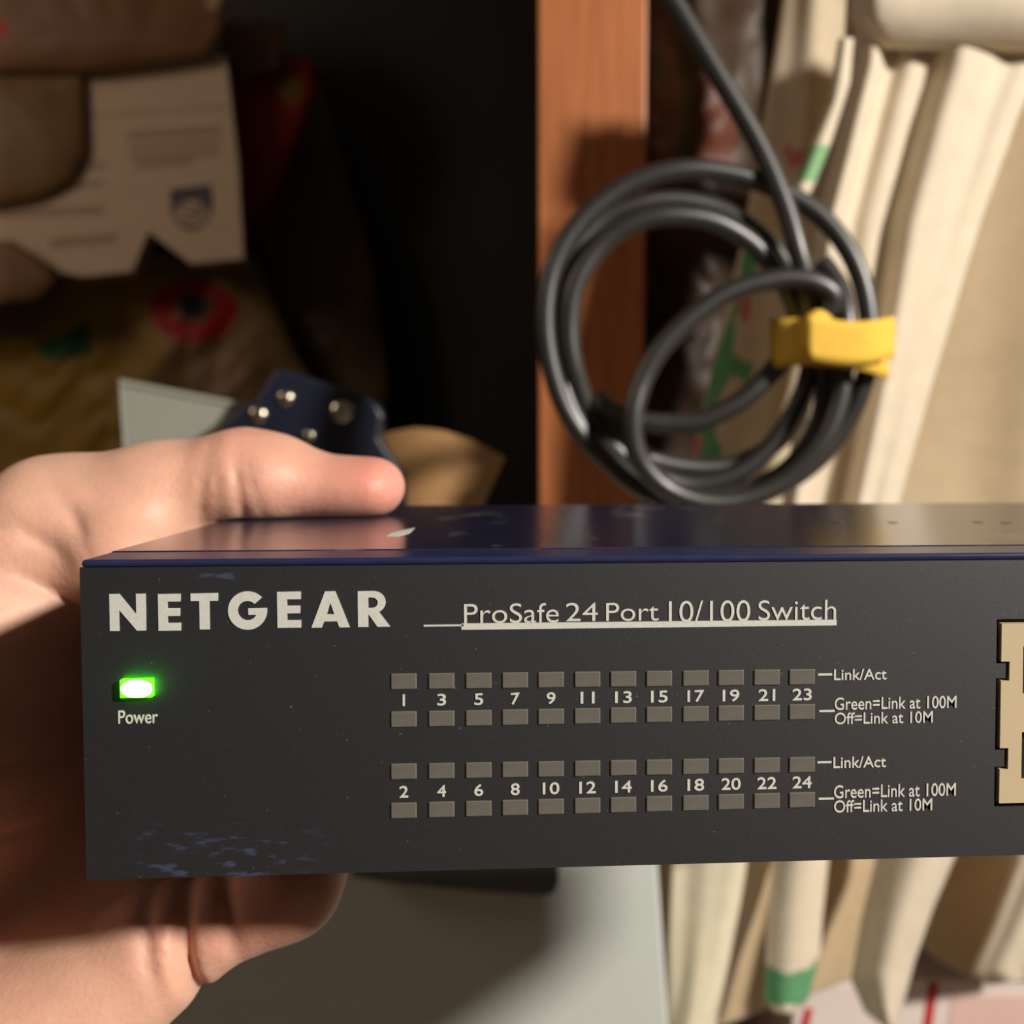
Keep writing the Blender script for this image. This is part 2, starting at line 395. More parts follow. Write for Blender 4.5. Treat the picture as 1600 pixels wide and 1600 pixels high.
# jack blocks
PITCH = 0.01325; PORTW = 0.0118
hx0 = fx(1596, 1100) - JX0
rows = [(fz(1597, 1086), fz(1597, 1009)), (fz(1594, 1220), fz(1594, 1143))]
tabz = [(rows[0][1], rows[0][1] + 0.0), (rows[1][0], rows[1][0])]
for bx in blocks:
    jx = {bx, bx + NW, bx + JW}; jz = {JZ0, JZ1}
    for a, c in notch: jz |= {a, c}
    opens = []
    for k in range(4):
        x0 = bx + hx0 + k * PITCH
        for (z0, z1), s in zip(rows, (1, -1)):
            opens.append((x0, x0 + PORTW, z0, z1))
            t0, t1 = (z1, z1 + 0.0018) if s > 0 else (z0 - 0.0018, z0)
            opens.append((x0 + 0.0030, x0 + PORTW - 0.0030, t0, t1))
    for o_ in opens: jx |= {o_[0], o_[1]}; jz |= {o_[2], o_[3]}
    def js(x, z):
        if x < bx + NW and any(a < z < c for a, c in notch): return False
        return not any(q[0] < x < q[1] and q[2] < z < q[3] for q in opens)
    jb = cells('jack_block', sorted(jx), [ZB + z for z in sorted(jz)], lambda x, z: js(x, z - ZB), -0.0003, 0.0010, M['jack'], sw)
    for k in range(4):
        x0 = bx + hx0 + k * PITCH
        for (z0, z1), s in zip(rows, (1, -1)):
            zc = z0 + 0.0006 if s > 0 else z1 - 0.0006
            v = []; f = []
            for c in range(8):
                xc = x0 + 0.0022 + c * 0.00106
                i = len(v)
                v += [(xc, 0.0004, ZB + zc), (xc + 0.0005, 0.0004, ZB + zc), (xc + 0.0005, 0.0009, ZB + zc + s * 0.0012), (xc, 0.0009, ZB + zc + s * 0.0012)]
                f.append((i, i + 1, i + 2, i + 3))
            me = bpy.data.meshes.new('contacts'); me.from_pydata([Vector(q) - Vector(sw.location) for q in v], [], f); me.update()
            c_ = link('contacts', me, M['gold'], None); c_.parent = jb
            md = c_.modifiers.new('thickness', 'SOLIDIFY'); md.thickness = 0.0001

# indicator windows
cxs = [631, 690, 748, 805, 861, 918, 974, 1030, 1087, 1142, 1198, 1253]
led_me = None
for yl, yr in ((1064.5, 1057.5), (1123.5, 1112), (1205, 1194.5), (1266, 1249.5)):
    for i, x in enumerate(cxs):
        yc = yl + (yr - yl) * i / 11
        c = P(x, yc, 0)
        hw = (P(x + 20, yc, 0).x - P(x - 20, yc, 0).x) / 2; hh = 0.00107
        if led_me is None:
            o = box('led_window', (c.x - hw, -0.00018, c.z - hh), (c.x + hw, 0.0002, c.z + hh), M['windowled'])
            for v_ in o.data.vertices: v_.co -= Vector((c.x, 0, c.z))
            led_me = o.data; hw0 = hw; bevel(o, 0.00012, 2)
            first = o
        else:
            o = first.copy(); COL.objects.link(o)
        o.parent = sw; o.location = (c.x, 0, c.z - ZB); o.scale = (hw / hw0, 1, 1)
pc0, pc1 = P(192, 1088, 0), P(241, 1059, 0)
pw = box('power_led', (pc0.x, -0.0010, pc0.z), (pc1.x, 0.0003, pc1.z), M['led'], sw, 0.00015)
pw['label'] = 'small rectangular power light glowing green'

# print on the front: every word a thin raised ink layer
def curve_mesh(polys):
    cu = bpy.data.curves.new('letter', 'CURVE'); cu.dimensions = '2D'; cu.fill_mode = 'BOTH'; cu.extrude = 0.01
    for pts in polys:
        s = cu.splines.new('POLY'); s.points.add(len(pts) - 1); s.use_cyclic_u = True
        for k, (x, y) in enumerate(pts): s.points[k].co = (x, y, 0, 1)
    o = bpy.data.objects.new('letter', cu); COL.objects.link(o)
    bpy.context.view_layer.update()
    me = bpy.data.meshes.new_from_object(o.evaluated_get(bpy.context.evaluated_depsgraph_get()))
    bpy.data.objects.remove(o); return me
_font = None
try:
    raise ValueError
    fp = os.path.join(bpy.utils.resource_path('LOCAL'), 'datafiles', 'fonts', 'Inter.woff2')
    if os.path.exists(fp): _font = bpy.data.fonts.load(fp)
except Exception:
    _font = None
def text_mesh(s, bold=0.0):
    cu = bpy.data.curves.new('t', 'FONT'); cu.body = s; cu.size = 1; cu.extrude = 0.01; cu.offset = bold
    if _font: cu.font = _font
    o = bpy.data.objects.new('t', cu); COL.objects.link(o)
    bpy.context.view_layer.update()
    me = bpy.data.meshes.new_from_object(o.evaluated_get(bpy.context.evaluated_depsgraph_get()))
    bpy.data.objects.remove(o); return me
def place_print(name, me, tl, br, parent=sw, y=-0.00006):
    """fit a flat mesh into the rectangle on the front plate seen between two pixels"""
    a, c = P(*tl, 0), P(*br, 0)
    co = np.array([v.co for v in me.vertices]); lo, hi = co.min(0), co.max(0)
    for v in me.vertices:
        q = v.co
        x = a.x + (q.x - lo[0]) / (hi[0] - lo[0]) * (c.x - a.x)
        z = c.z + (q.y - lo[1]) / (hi[1] - lo[1]) * (a.z - c.z)
        v.co = (x, y - (0.00004 if q.z > 0 else -0.00004), z - ZB)
    me.update(); return link(name, me, M['print'], parent)
def arc(cx, cy, r, a0, a1, n=14):
    return [(cx + r * math.cos(math.radians(a0 + (a1 - a0) * k / n)), cy + r * math.sin(math.radians(a0 + (a1 - a0) * k / n))) for k in range(n + 1)]
LET = {
 'N': [[(0, 0), (0, 1), (.26, 1), (.68, .45), (.68, 1), (.93, 1), (.93, 0), (.69, 0), (.25, .56), (.25, 0)]],
 'E': [[(0, 0), (0, 1), (.62, 1), (.62, .79), (.26, .79), (.26, .61), (.60, .61), (.60, .40), (.26, .40), (.26, .21), (.62, .21), (.62, 0)]],
 'T': [[(.225, 0), (.225, .79), (0, .79), (0, 1), (.72, 1), (.72, .79), (.495, .79), (.495, 0)]],
 'G': [arc(.52, .5, .52, 42, 367, 40) + [(.54, .563), (.54, .38), (.74, .38)] + arc(.52, .5, .26, 332, 42, 26)],
 'A': [[(0, 0), (.37, 1), (.64, 1), (1.02, 0), (.74, 0), (.68, .17), (.34, .17), (.28, 0)], [(.41, .37), (.61, .37), (.51, .68)]],
 'R': [[(0, 0), (0, 1), (.36, 1)] + arc(.38, .69, .31, 85, -62, 16) + [(.80, 0), (.48, 0), (.26, .36), (.26, 0)], [(.26, .53), (.26, .82), (.34, .82)] + arc(.35, .675, .145, 85, -85, 10)],
}
for ch, x0, x1, y0, y1 in (('N', 171, 229, 928, 985), ('E', 247, 283.5, 928, 985), ('T', 298, 342, 927, 983), ('G', 356, 418, 924, 983.5), ('E', 433, 471, 924.5, 980.5), ('A', 486, 547, 924, 980), ('R', 559, 610, 923.5, 979)):
    place_print('brand_letter', curve_mesh(LET[ch]), (x0, y0), (x1, y1))
# product line, word by word so that it follows the plate
def words(items, bold):
    for s, x0, y0, x1, y1 in items: place_print('printed_word', text_mesh(s, bold), (x0, y0), (x1, y1))
words([('ProSafe', 725, 943.5, 873, 972.5), ('24', 884, 942, 934, 970), ('Port', 947, 942, 1029, 969.5), ('10/100', 1045, 939, 1172, 971), ('Switch', 1185, 938, 1306, 968)], -0.004)
a, c = P(662, 979, 0), P(722, 976, 0)
box('underline', (a.x, -0.00008, a.z), (c.x + .0002, 0.0001, c.z + 0.00004), M['print'], sw)
a, c = P(721, 983, 0), P(1307, 968, 0)
q0, q1, q2, q3 = P(721, 984, 0), P(1307, 977, 0), P(1307, 968, 0), P(721, 974, 0)
dy = Vector((0, 0.0001, 0)); fv = [q - Vector((0, 0.00008, 0)) for q in (q0, q1, q2, q3)]
prism('underline', fv, [q + dy for q in (q0, q1, q2, q3)], M['print'], sw)
def nums(lst, yl, yr):
    for i, s in enumerate(lst):
        x = cxs[i]; yc = yl + (yr - yl) * i / 11; hw = 1.8 if s == '1' else (7 if len(s) == 1 else (15 if '1' not in s else 13))
        if s == '11': hw = 11
        place_print('printed_number', text_mesh(s, 0.012), (x - hw, yc - 9), (x + hw, yc + 9))
nums([str(k) for k in range(1, 24, 2)], 1094, 1085)
nums([str(k) for k in range(2, 25, 2)], 1237, 1222)
place_print('printed_word', text_mesh('Power', 0.006), (185, 1110), (247, 1130))
for dy_ in (0, 137):
    e = -1 if dy_ else 0
    place_print('printed_word', text_mesh('Link/Act', 0.008), (1303 + e, 1045.5 + dy_), (1385 + e, 1061.5 + dy_))
    place_print('printed_word', text_mesh('Green=Link at 100M', 0.006), (1304 + e, 1090 + dy_), (1494 + e, 1106 + dy_))
    place_print('printed_word', text_mesh('Off=Link at 10M', 0.006), (1304 + e, 1113.5 + dy_), (1457 + e, 1129 + dy_))
    for x0, x1, y0 in ((1278, 1300, 1055.5), (1280, 1304, 1112.5)):
        a, c = P(x0 + e, y0 + dy_, 0), P(x1 + e, y0 - 3.5 + dy_, 0)
        box('leader_line', (a.x, -0.00008, a.z), (c.x, 0.0001, c.z), M['print'], sw)
# paint chip on the top cover
ch = [P(605, 838, 0.040), P(628, 833, 0.041), P(648, 826, 0.043), P(640, 834, 0.041), P(620, 839, 0.040)]
zt_ = ZB + SH
def on_top(px, py):
    d = ray(px, py); t = (zt_ - CAM[2]) / d[2]; return Vector((CAM[0] + d[0] * t, CAM[1] + t, zt_))
chp = [on_top(*q) for q in ((604, 838), (622, 838), (640, 833), (648, 825), (628, 829), (612, 833))]
prism('paint_chip', [q + Vector((0, 0, 0.00005)) for q in chp], [q - Vector((0, 0, 0.0001)) for q in chp], M['print'], sw)['label'] = 'pale scratch in the paint'
# small dark raised discs toward the rear of the lid, rubber feet underneath
for px_, py_ in ((1310, 817), (1395, 816.5), (1528, 816), (1572, 817)):
    c = on_top(px_, py_)
    lathe('dark_spot', [(0.0010, 0), (0.0009, 0.00006), (0.0003, 0.00008)], c, (0, 0, 1), M['navy2'], sw, 12)
for fx_, fy_ in ((0.302, 0.012), (0.302, 0.080), (0.15, 0.080)):
    lathe('rubber_foot', [(0.006, 0), (0.006, 0.002), (0.0052, 0.003)], (fx_, fy_, ZB), (0, 0, -1), M['black'], sw)

# ------------------------------------------------------------------ the hand: one continuous skin grown from a distance field (mm, switch frame)
def build_hand():
    h = 0.8
    lo = np.array([-96.0, -48.0, -110.0]); hi = np.array([56.0, 104.0, 76.0])
    n = ((hi - lo) / h).astype(int) + 1
    X, Y, Z = np.meshgrid(*[(lo[k] + np.arange(n[k]) * h).astype(np.float32) for k in range(3)], indexing='ij')
    def cap(a, b, ra, rb, sy=1.0):
        a = np.array(a, np.float32); b = np.array(b, np.float32)
        s = np.array([1, 1 / sy, 1], np.float32)
        ab = (b - a) * s; px, py, pz = (X - a[0]), (Y - a[1]) * s[1], (Z - a[2])
        t = np.clip((px * ab[0] + py * ab[1] + pz * ab[2]) / (ab @ ab), 0, 1)
        return np.sqrt((px - ab[0] * t) ** 2 + (py - ab[1] * t) ** 2 + (pz - ab[2] * t) ** 2) - (ra + (rb - ra) * t)
    def smin(a, b, k):
        q = np.maximum(k - np.abs(a - b), 0) / k
        return np.minimum(a, b) - q * q * k * 0.25
    def chain(pts, k=4.0, sy=1.0):
        d = None
        for (a, ra), (b, rb) in zip(pts[:-1], pts[1:]):
            c = cap(a, b, ra, rb, sy); d = c if d is None else smin(d, c, k)
        return d
    W = (-56, 10, -60)
    palm = chain([(W, 19), ((-2, 28, -25), 9.3)])
    palm = smin(palm, chain([(W, 18), ((-9, 42, -25), 10)]), 9)
    palm = smin(palm, chain([((-60, 14, -52), 17), ((-16, 58, -21), 11)]), 9)
    palm = smin(palm, chain([((-62, 18, -46), 16), ((-20, 76, -12), 11)]), 9)
    palm = smin(palm, chain([((-62, 4, -66), 21), ((-94, -30, -110), 25)]), 12)      # wrist and forearm
    # thenar mass, thumb metacarpal and the web to the index finger
    palm = smin(palm, chain([((-58, 18, -22), 19), ((-46, 44, 14), 19), ((-32, 62, 41), 12.6)]), 12)
    palm = smin(palm, chain([((-30, 70, 26), 11), ((-22, 78, -6), 11)]), 12)
    palm = smin(palm, cap((-16, 50, 36), (-14, 64, 40), 9, 9), 8)
    palm = smin(palm, chain([((-42, 34, 4), 16), ((-30, 58, -8), 13)]), 10)
    palm = smin(palm, cap((-38, 52, 16), (-28, 68, 8), 14, 12), 10)
    thumb = chain([((-32, 62, 42.5), 11.8), ((-14, 64.5, 47.6), 9.4), ((1.5, 66, 50.6), 8.9), ((8, 66, 50.0), 7.9), ((17.5, 66, 48.6), 5.5), ((23.5, 66, 48.4), 5.15), ((26.8, 66, 48.6), 5.5)], 4, 1.45)
    d = smin(palm, thumb, 6)
    # fingers wrap under the switch: MCP, PIP, DIP, tip
    little = chain([((-1, 28, -22.5), 8.4), ((17.6, 32, -15.6), 8.4), ((22, 46, -9.5), 6.9), ((21, 56, -7.0), 5.8)], 3)
    ring = chain([((-9, 44, -23), 9), ((19, 48, -12.0), 8), ((27, 62, -8.6), 7), ((28, 74, -7.2), 6.2)], 3)
    mid = chain([((-14, 60, -20), 9.5), ((25, 64, -9.8), 8.2), ((38, 76, -8.6), 7.2), ((38, 90, -7.4), 6.4)], 3)
    idx = chain([((-19, 79, -13), 9.8), ((14, 82, -9.8), 8.4), ((34, 90, -8.6), 7.4), ((46, 93, -7.6), 6.4)], 3)
    fing = np.minimum(np.minimum(little, ring), np.minimum(mid, idx))
    d = smin(d, fing, 4.0)
    # creases: (centre, normal, depth, width, reach)
    def crease(c, nrm, dep, wd, R):
        nonlocal d
        nrm = np.array(nrm, float); nrm /= np.linalg.norm(nrm)
        px, py, pz = X - c[0], Y - c[1], Z - c[2]
        s = px * nrm[0] + py * nrm[1] + pz * nrm[2]
        d = d + dep * np.exp(-(s / wd) ** 2) * np.exp(-(px ** 2 + py ** 2 + pz ** 2) / R ** 2)
    crease((5.0, 20, -22), (1, 0.1, 0.10), 2.8, 1.2, 14)       # little finger root
    crease((-1.0, 20, -17), (1, 0.1, 0.25), 1.3, 1.0, 9)
    crease((10.4, 23, -13), (1, 0.2, 0.16), 2.0, 1.1, 9)        # bend of the little finger
    for k, (x, dp) in enumerate(((-3.2, .75), (-0.6, .5), (3.4, .9), (6.0, .45))):   # thumb joint
        crease((x, 57, 48.5), (1, 0.25, 0.12 * (k - 1)), dp, 0.9, 8)
    for k, (c, nr, dp) in enumerate((((-22, 52, 44), (0.75, 0, 0.66), .45), ((-27, 50, 40), (0.6, 0.1, 0.8), .7), ((-19, 50, 39), (0.85, .1, .5), .6), ((-32, 46, 35), (.5, .1, .85), .6),
                      ((-24, 44, 31), (.6, .2, .8), .6), ((-36, 42, 44), (.3, .1, .95), .5), ((-30, 40, 22), (.5, .2, .85), .6), ((-28, 34, 6), (.2, .1, 1), .7), ((-26, 30, -6), (.15, .1, 1), .6))):
        crease(c, nr, dp, 1.0, 9)
    # never inside the switch
    bx = np.maximum(np.maximum(-0.15 - X, X - 331), np.maximum(np.maximum(0.0 - Y, Y - 93), np.maximum(-0.15 - Z, Z - 43.1)))
    d = np.maximum(d, -bx)
    # surface nets
    S = d < 0; nc = n - 1
    cnt = np.zeros(nc, np.int8); acc = np.zeros((*nc, 3), np.float32)
    sl = lambda o: tuple(slice(o[k], o[k] + nc[k]) for k in range(3))
    corners = [(i, j, k) for i in (0, 1) for j in (0, 1) for k in (0, 1)]
    for a in corners:
        for ax in range(3):
            if a[ax]: continue
            b_ = list(a); b_[ax] = 1; b_ = tuple(b_)
            da, db = d[sl(a)], d[sl(b_)]; mk = S[sl(a)] != S[sl(b_)]
            t = np.where(mk, da / np.where(mk, da - db, 1), 0)
            for q in range(3): acc[..., q] += np.where(mk, a[q] + (t if q == ax else 0), 0)
            cnt += mk
    act = cnt > 0; ids = -np.ones(nc, np.int64); ids[act] = np.arange(act.sum())
    vi = np.argwhere(act); V = (vi + acc[act] / cnt[act][:, None]) * h + lo
    faces = []
    for ax in range(3):
        u_, v_ = (ax + 1) % 3, (ax + 2) % 3
        sa = [slice(None)] * 3; sb = [slice(None)] * 3; sa[ax] = slice(0, -1); sb[ax] = slice(1, None)
        A, B = S[tuple(sa)], S[tuple(sb)]
        e = np.argwhere(A != B); e = e[(e[:, u_] > 0) & (e[:, v_] > 0) & (e[:, u_] < nc[u_]) & (e[:, v_] < nc[v_]) & (e[:, ax] < nc[ax])]
        du = np.zeros(3, int); du[u_] = 1; dv = np.zeros(3, int); dv[v_] = 1
        q = np.stack([ids[tuple((e - du - dv).T)], ids[tuple((e - dv).T)], ids[tuple(e.T)], ids[tuple((e - du).T)]], 1)
        flip = ~A[tuple(e.T)]; q[flip] = q[flip][:, ::-1]; faces.append(q)
    Fq = np.concatenate(faces); Fq = Fq[(Fq >= 0).all(1)]
    # relax
    for _ in range(3):
        s = np.zeros_like(V); c = np.zeros(len(V))
        for k in range(4):
            a_, b_ = Fq[:, k], Fq[:, (k + 1) % 4]
            np.add.at(s, a_, V[b_]); np.add.at(c, a_, 1); np.add.at(s, b_, V[a_]); np.add.at(c, b_, 1)
        V = V * 0.5 + 0.5 * s / np.maximum(c, 1)[:, None]
    me = bpy.data.meshes.new('left_hand')
    me.from_pydata((V / 1000.0).tolist(), [], Fq.tolist()); me.update()
    o = link('left_hand', me, M['skin'], None, True); o.location = (0, 0, ZB)
    base = np.array(s2l((218, 172, 149))); pink = np.array(s2l((216, 140, 126)))
    def blob(c, r): return np.exp(-((V - np.array(c)) ** 2).sum(1) / r ** 2)
    f = np.clip(blob((27, 62, 50), 9) * .9 + blob((2, 62, 56), 9) * .55 + blob((12, 62, 48), 8) * .45 + blob((14, 24, -16), 14) * .35 + blob((-16, 52, 40), 8) * .35, 0, 1)[:, None]
    colr = base * (1 - f) + pink * f
    ca = me.color_attributes.new('dye', 'FLOAT_COLOR', 'POINT')
    ca.data.foreach_set('color', np.c_[colr, np.ones(len(V))].astype(np.float32).ravel())
    tag(o, 'left hand gripping the end of the network switch, thumb on top and fingers curled below', 'hand')
    # thumb nail on the upper far side
    v = []; fc = []
    for j in range(9):
        for i in range(9):
            a = (i / 8 - 0.5) * 1.7; x = 17.5 + j * 1.35; rr = (5.55 + 0.1 * math.sin(j))
            v.append(Vector((x / 1000, (68 + math.sin(a) * rr * 1.42) / 1000, (48.55 + math.cos(a) * (rr - 0.35)) / 1000)))
    for j in range(8):
        for i in range(8): fc.append((j * 9 + i, (j + 1) * 9 + i, (j + 1) * 9 + i + 1, j * 9 + i + 1))
    nl = from_py('thumbnail', v, fc, M['nail'], o, True, abs_=False); nl.modifiers.new('thickness', 'SOLIDIFY').thickness = 0.0005
    return o
build_hand()

# ------------------------------------------------------------------ pale grey drawer unit under the switch
YU = 0.335
du = empty('drawer_unit', (P(600, 700, YU).x, YU, 0), 'pale grey drawer unit with dark handle standing below the switch', 'drawer unit')
zU = P(600, 985, YU).z
tl, tr = P(150, 985, YU), P(1006, 985, YU)
k_ = (P(1030, 1600, YU) - P(1010, 1360, YU)); sl_ = k_.x / k_.z
bx_ = tr.x + sl_ * (0.0 - tr.z)
bx_ = min(bx_, tr.x + 0.06)
fr = [Vector((tl.x - 0.02, YU, 0)), Vector((bx_, YU, 0)), Vector((tr.x, YU, zU)), Vector((tl.x, YU, zU))]
prism('body', [q + Vector((0, 0.012, 0)) for q in fr], [q + Vector((0, 0.09, 0)) for q in fr], M['grey'], du, 0.002)
def lerpx(z): t = (z - 0) / zU; return bx_ + (tr.x - bx_) * t
for z0, z1 in ((0.02, 0.28), (0.29, 0.55), (0.56, zU - 0.003)):
    xl = tl.x + 0.003
    f4 = [Vector((xl, YU, z0)), Vector((lerpx(z0) - 0.001, YU, z0)), Vector((lerpx(z1) - 0.001, YU, z1)), Vector((xl, YU, z1))]
    dr = prism('drawer', f4, [q + Vector((0, 0.0115, 0)) for q in f4], M['grey'], du, 0.0015)
    if z0 > 0.5:
        hp = [(545, 1372), (640, 1385), (760, 1396), (850, 1402), (866, 1397), (873, 1382), (872, 1330), (560, 1330)]
        hh_ = [P(a_, c_, YU - 0.012) for a_, c_ in hp]
        me = prism('handle', hh_, [q + Vector((0, 0.0118, 0)) for q in hh_], M['dkgreen'], None, 0.0015)
        me.data.transform(Matrix.Translation(-Vector(du.location))); me.parent = dr; me['label'] = 'dark grey rounded pull handle'

# ------------------------------------------------------------------ things standing on the drawer unit
YB = 0.358
# pale board with a raised front edge
bd_px = [(202, 985), (430, 985), (430, 640), (392, 632), (187, 592)]
def stand(pxs, y):                                     # drop the lowest row to the top of the unit
    out = []
    for a_, c_ in pxs:
        q = P(a_, c_, y)
        if c_ > 900: q.z = zU + 0.0003
        out.append(q)
    return out
bq = stand(bd_px, YB + 0.025)
bd = empty('pale_board', (bq[0].x, YB + 0.025, zU), 'pale grey board with a thin raised rim standing behind the thumb', 'board')
prism('panel', bq, [q + Vector((0, 0.003, 0)) for q in bq], M['card'], bd, 0.0004)
rim = [P(187, 592, YB + 0.025), P(392, 632, YB + 0.025), P(391, 640, YB + 0.025), P(190, 601, YB + 0.025)][::-1]
prism('rim', [q + Vector((0, -0.0012, 0)) for q in rim], [q + Vector((0, -0.00005, 0)) for q in rim], M['card'], bd, 0.0004)
rim2 = [P(187, 592, YB + 0.025), P(190, 601, YB + 0.025), P(204, 800, YB + 0.025), P(199, 800, YB + 0.025)][::-1]
prism('rim', [q + Vector((0, -0.0012, 0)) for q in rim2], [q + Vector((0, -0.00005, 0)) for q in rim2], M['card'], bd, 0.0004)
# navy bracket with chrome screws
npx = [(345, 985), (640, 985), (632, 770), (628, 738), (606, 706), (592, 684), (598, 648), (590, 634), (570, 617), (440, 577), (428, 580), (400, 622), (372, 640), (345, 662)]
nq = stand(npx, YB)
nb = empty('metal_bracket', (nq[0].x, YB, zU), 'dark navy metal bracket with chrome screws standing behind the thumb', 'bracket')
prism('plate', nq, [q + Vector((0, 0.012, 0)) for q in nq], M['navy2'], nb, 0.0018)
for sx_, sy_, r_, el in ((447, 622, 12, 1), (404, 648, 13, 1), (535, 643, 17, 1), (484, 680, 9, 1)):
    c = P(sx_, sy_, YB); rad = r_ * (YB - CAM[1]) / 1600
    s = lathe('screw', [(rad, 0), (rad, 0.0008), (rad * .9, 0.0015), (rad * .55, 0.0022), (rad * .2, 0.0024)], c - Vector((0, 0.00005, 0)), (0, -1, 0.0), M['chrome'], nb, 20)
# curved piece of brown cardboard
def cardboard():
    YC = 0.397; N_ = 22; th = 0.0022
    top = resample([(560, 700), (585, 684), (612, 674), (650, 668), (690, 672), (740, 688), (790, 715)], N_)
    bot = resample([(560, 985), (612, 985), (640, 985), (660, 985), (690, 985), (720, 985), (745, 985)], N_)
    bot2 = resample([(560, 800), (612, 800), (640, 800), (660, 800), (690, 800), (720, 795), (757, 785)], N_)
    v = []; f = []
    for s in (0, 1):
        for k in range(N_):
            u = k / (N_ - 1); dpt = YC - 0.016 * math.sin(math.pi * min(1, u * 1.0)) + s * th
            a_ = P(top[k][0], top[k][1], dpt); b2 = P(bot2[k][0], bot2[k][1], dpt); c_ = P(bot[k][0], bot[k][1], dpt); c_.z = zU + 0.0003
            v += [a_, b2, c_]
    H = N_ * 3
    for k in range(N_ - 1):
        for r in (0, 1):
            i = k * 3 + r
            f.append((i, i + 1, i + 4, i + 3)); f.append((H + i, H + i + 3, H + i + 4, H + i + 1))
        i = k * 3; f.append((i, i + 3, H + i + 3, H + i)); f.append((i + 2, H + i + 2, H + i + 5, i + 5))
    f.append((0, H, H + 1, 1)); f.append((1, H + 1, H + 2, 2)); e = (N_ - 1) * 3
    f.append((e, e + 1, H + e + 1, H + e)); f.append((e + 1, e + 2, H + e + 2, H + e + 1))
    o = from_py('cardboard_sheet', v, f, M['kraft'])
    tag(o, 'curved piece of brown cardboard standing right of the navy bracket', 'cardboard')
cardboard()

# ------------------------------------------------------------------ coiled black cable with a yellow strap
YCB = 0.262
def cb(pts):
    return [P(a_, c_, YCB + d_ / 1000.0) for a_, c_, d_ in pts]
path = [(800, -620, 10), (905, -340, 8), (975, -140, 6), (1040, -20, 4), (1118, 110, 2), (1185, 225, 0), (1226, 320, -3), (1248, 395, -5), (1266, 460, -2), (1282, 530, 2), (1290, 600, 6), (1272, 680, 8), (1215, 745, 9),
        (1130, 775, 9), (1040, 772, 8), (955, 725, 6), (893, 655, 4), (862, 575, 2), (853, 490, 1), (868, 410, 1), (913, 340, 1), (985, 288, 1), (1068, 265, 1), (1150, 273, 3), (1225, 300, 5), (1290, 345, 4), (1335, 410, 2), (1356, 485, 1), (1356, 570, 1), (1328, 650, 4), (1275, 720, 6),
        (1195, 770, 6), (1110, 790, 6), (1015, 770, 5), (945, 715, 5), (892, 640, 5), (876, 565, 6), (874, 480, 6), (892, 405, 7), (940, 345, 8), (1000, 318, 8), (1060, 313, 9), (1125, 328, 10), (1180, 362, 9), (1225, 410, 8), (1258, 470, 6), (1268, 540, 8), (1256, 610, 11), (1215, 685, 12),
        (1150, 740, 12), (1070, 757, 12), (985, 722, 10), (925, 650, 8), (896, 570, 2), (890, 500, 0), (902, 440, -1), (940, 383, -1), (995, 347, -2), (1052, 337, -2), (1115, 346, 0), (1172, 378, 3), (1214, 425, 5), (1246, 485, 9), (1262, 545, 13), (1262, 600, 17), (1225, 680, 19), (1150, 725, 19), (1060, 728, 17), (985, 700, 14), (938, 630, 6)]
pathD = [(938, 630, 6), (960, 645, 2), (1005, 659, -1), (1052, 662, -2), (1100, 656, -3), (1161, 624, -4), (1207, 580, -4), (1243, 538, -3), (1290, 490, -6), (1302, 462, -8), (1276, 442, -9), (1231, 435, -9), (1180, 443, -9), (1130, 461, -9), (1088, 490, -9), (1052, 522, -9), (1025, 555, -9), (1004, 595, -9), (990, 645, -10), (992, 697, -9), (1010, 733, -7), (1045, 765, -5), (1100, 784, -4), (1165, 779, -3), (1230, 748, -3), (1285, 690, -4), (1312, 625, -4), (1318, 560, -4), (1322, 500, -3), (1312, 450, 2), (1285, 410, 6)]
cable = tube('power_cable', spline(cb(path + pathD[1:]), 8), 0.0041, M['cable'])
tag(cable, 'black cable hanging from above and coiled into rings before the wooden post', 'cable')
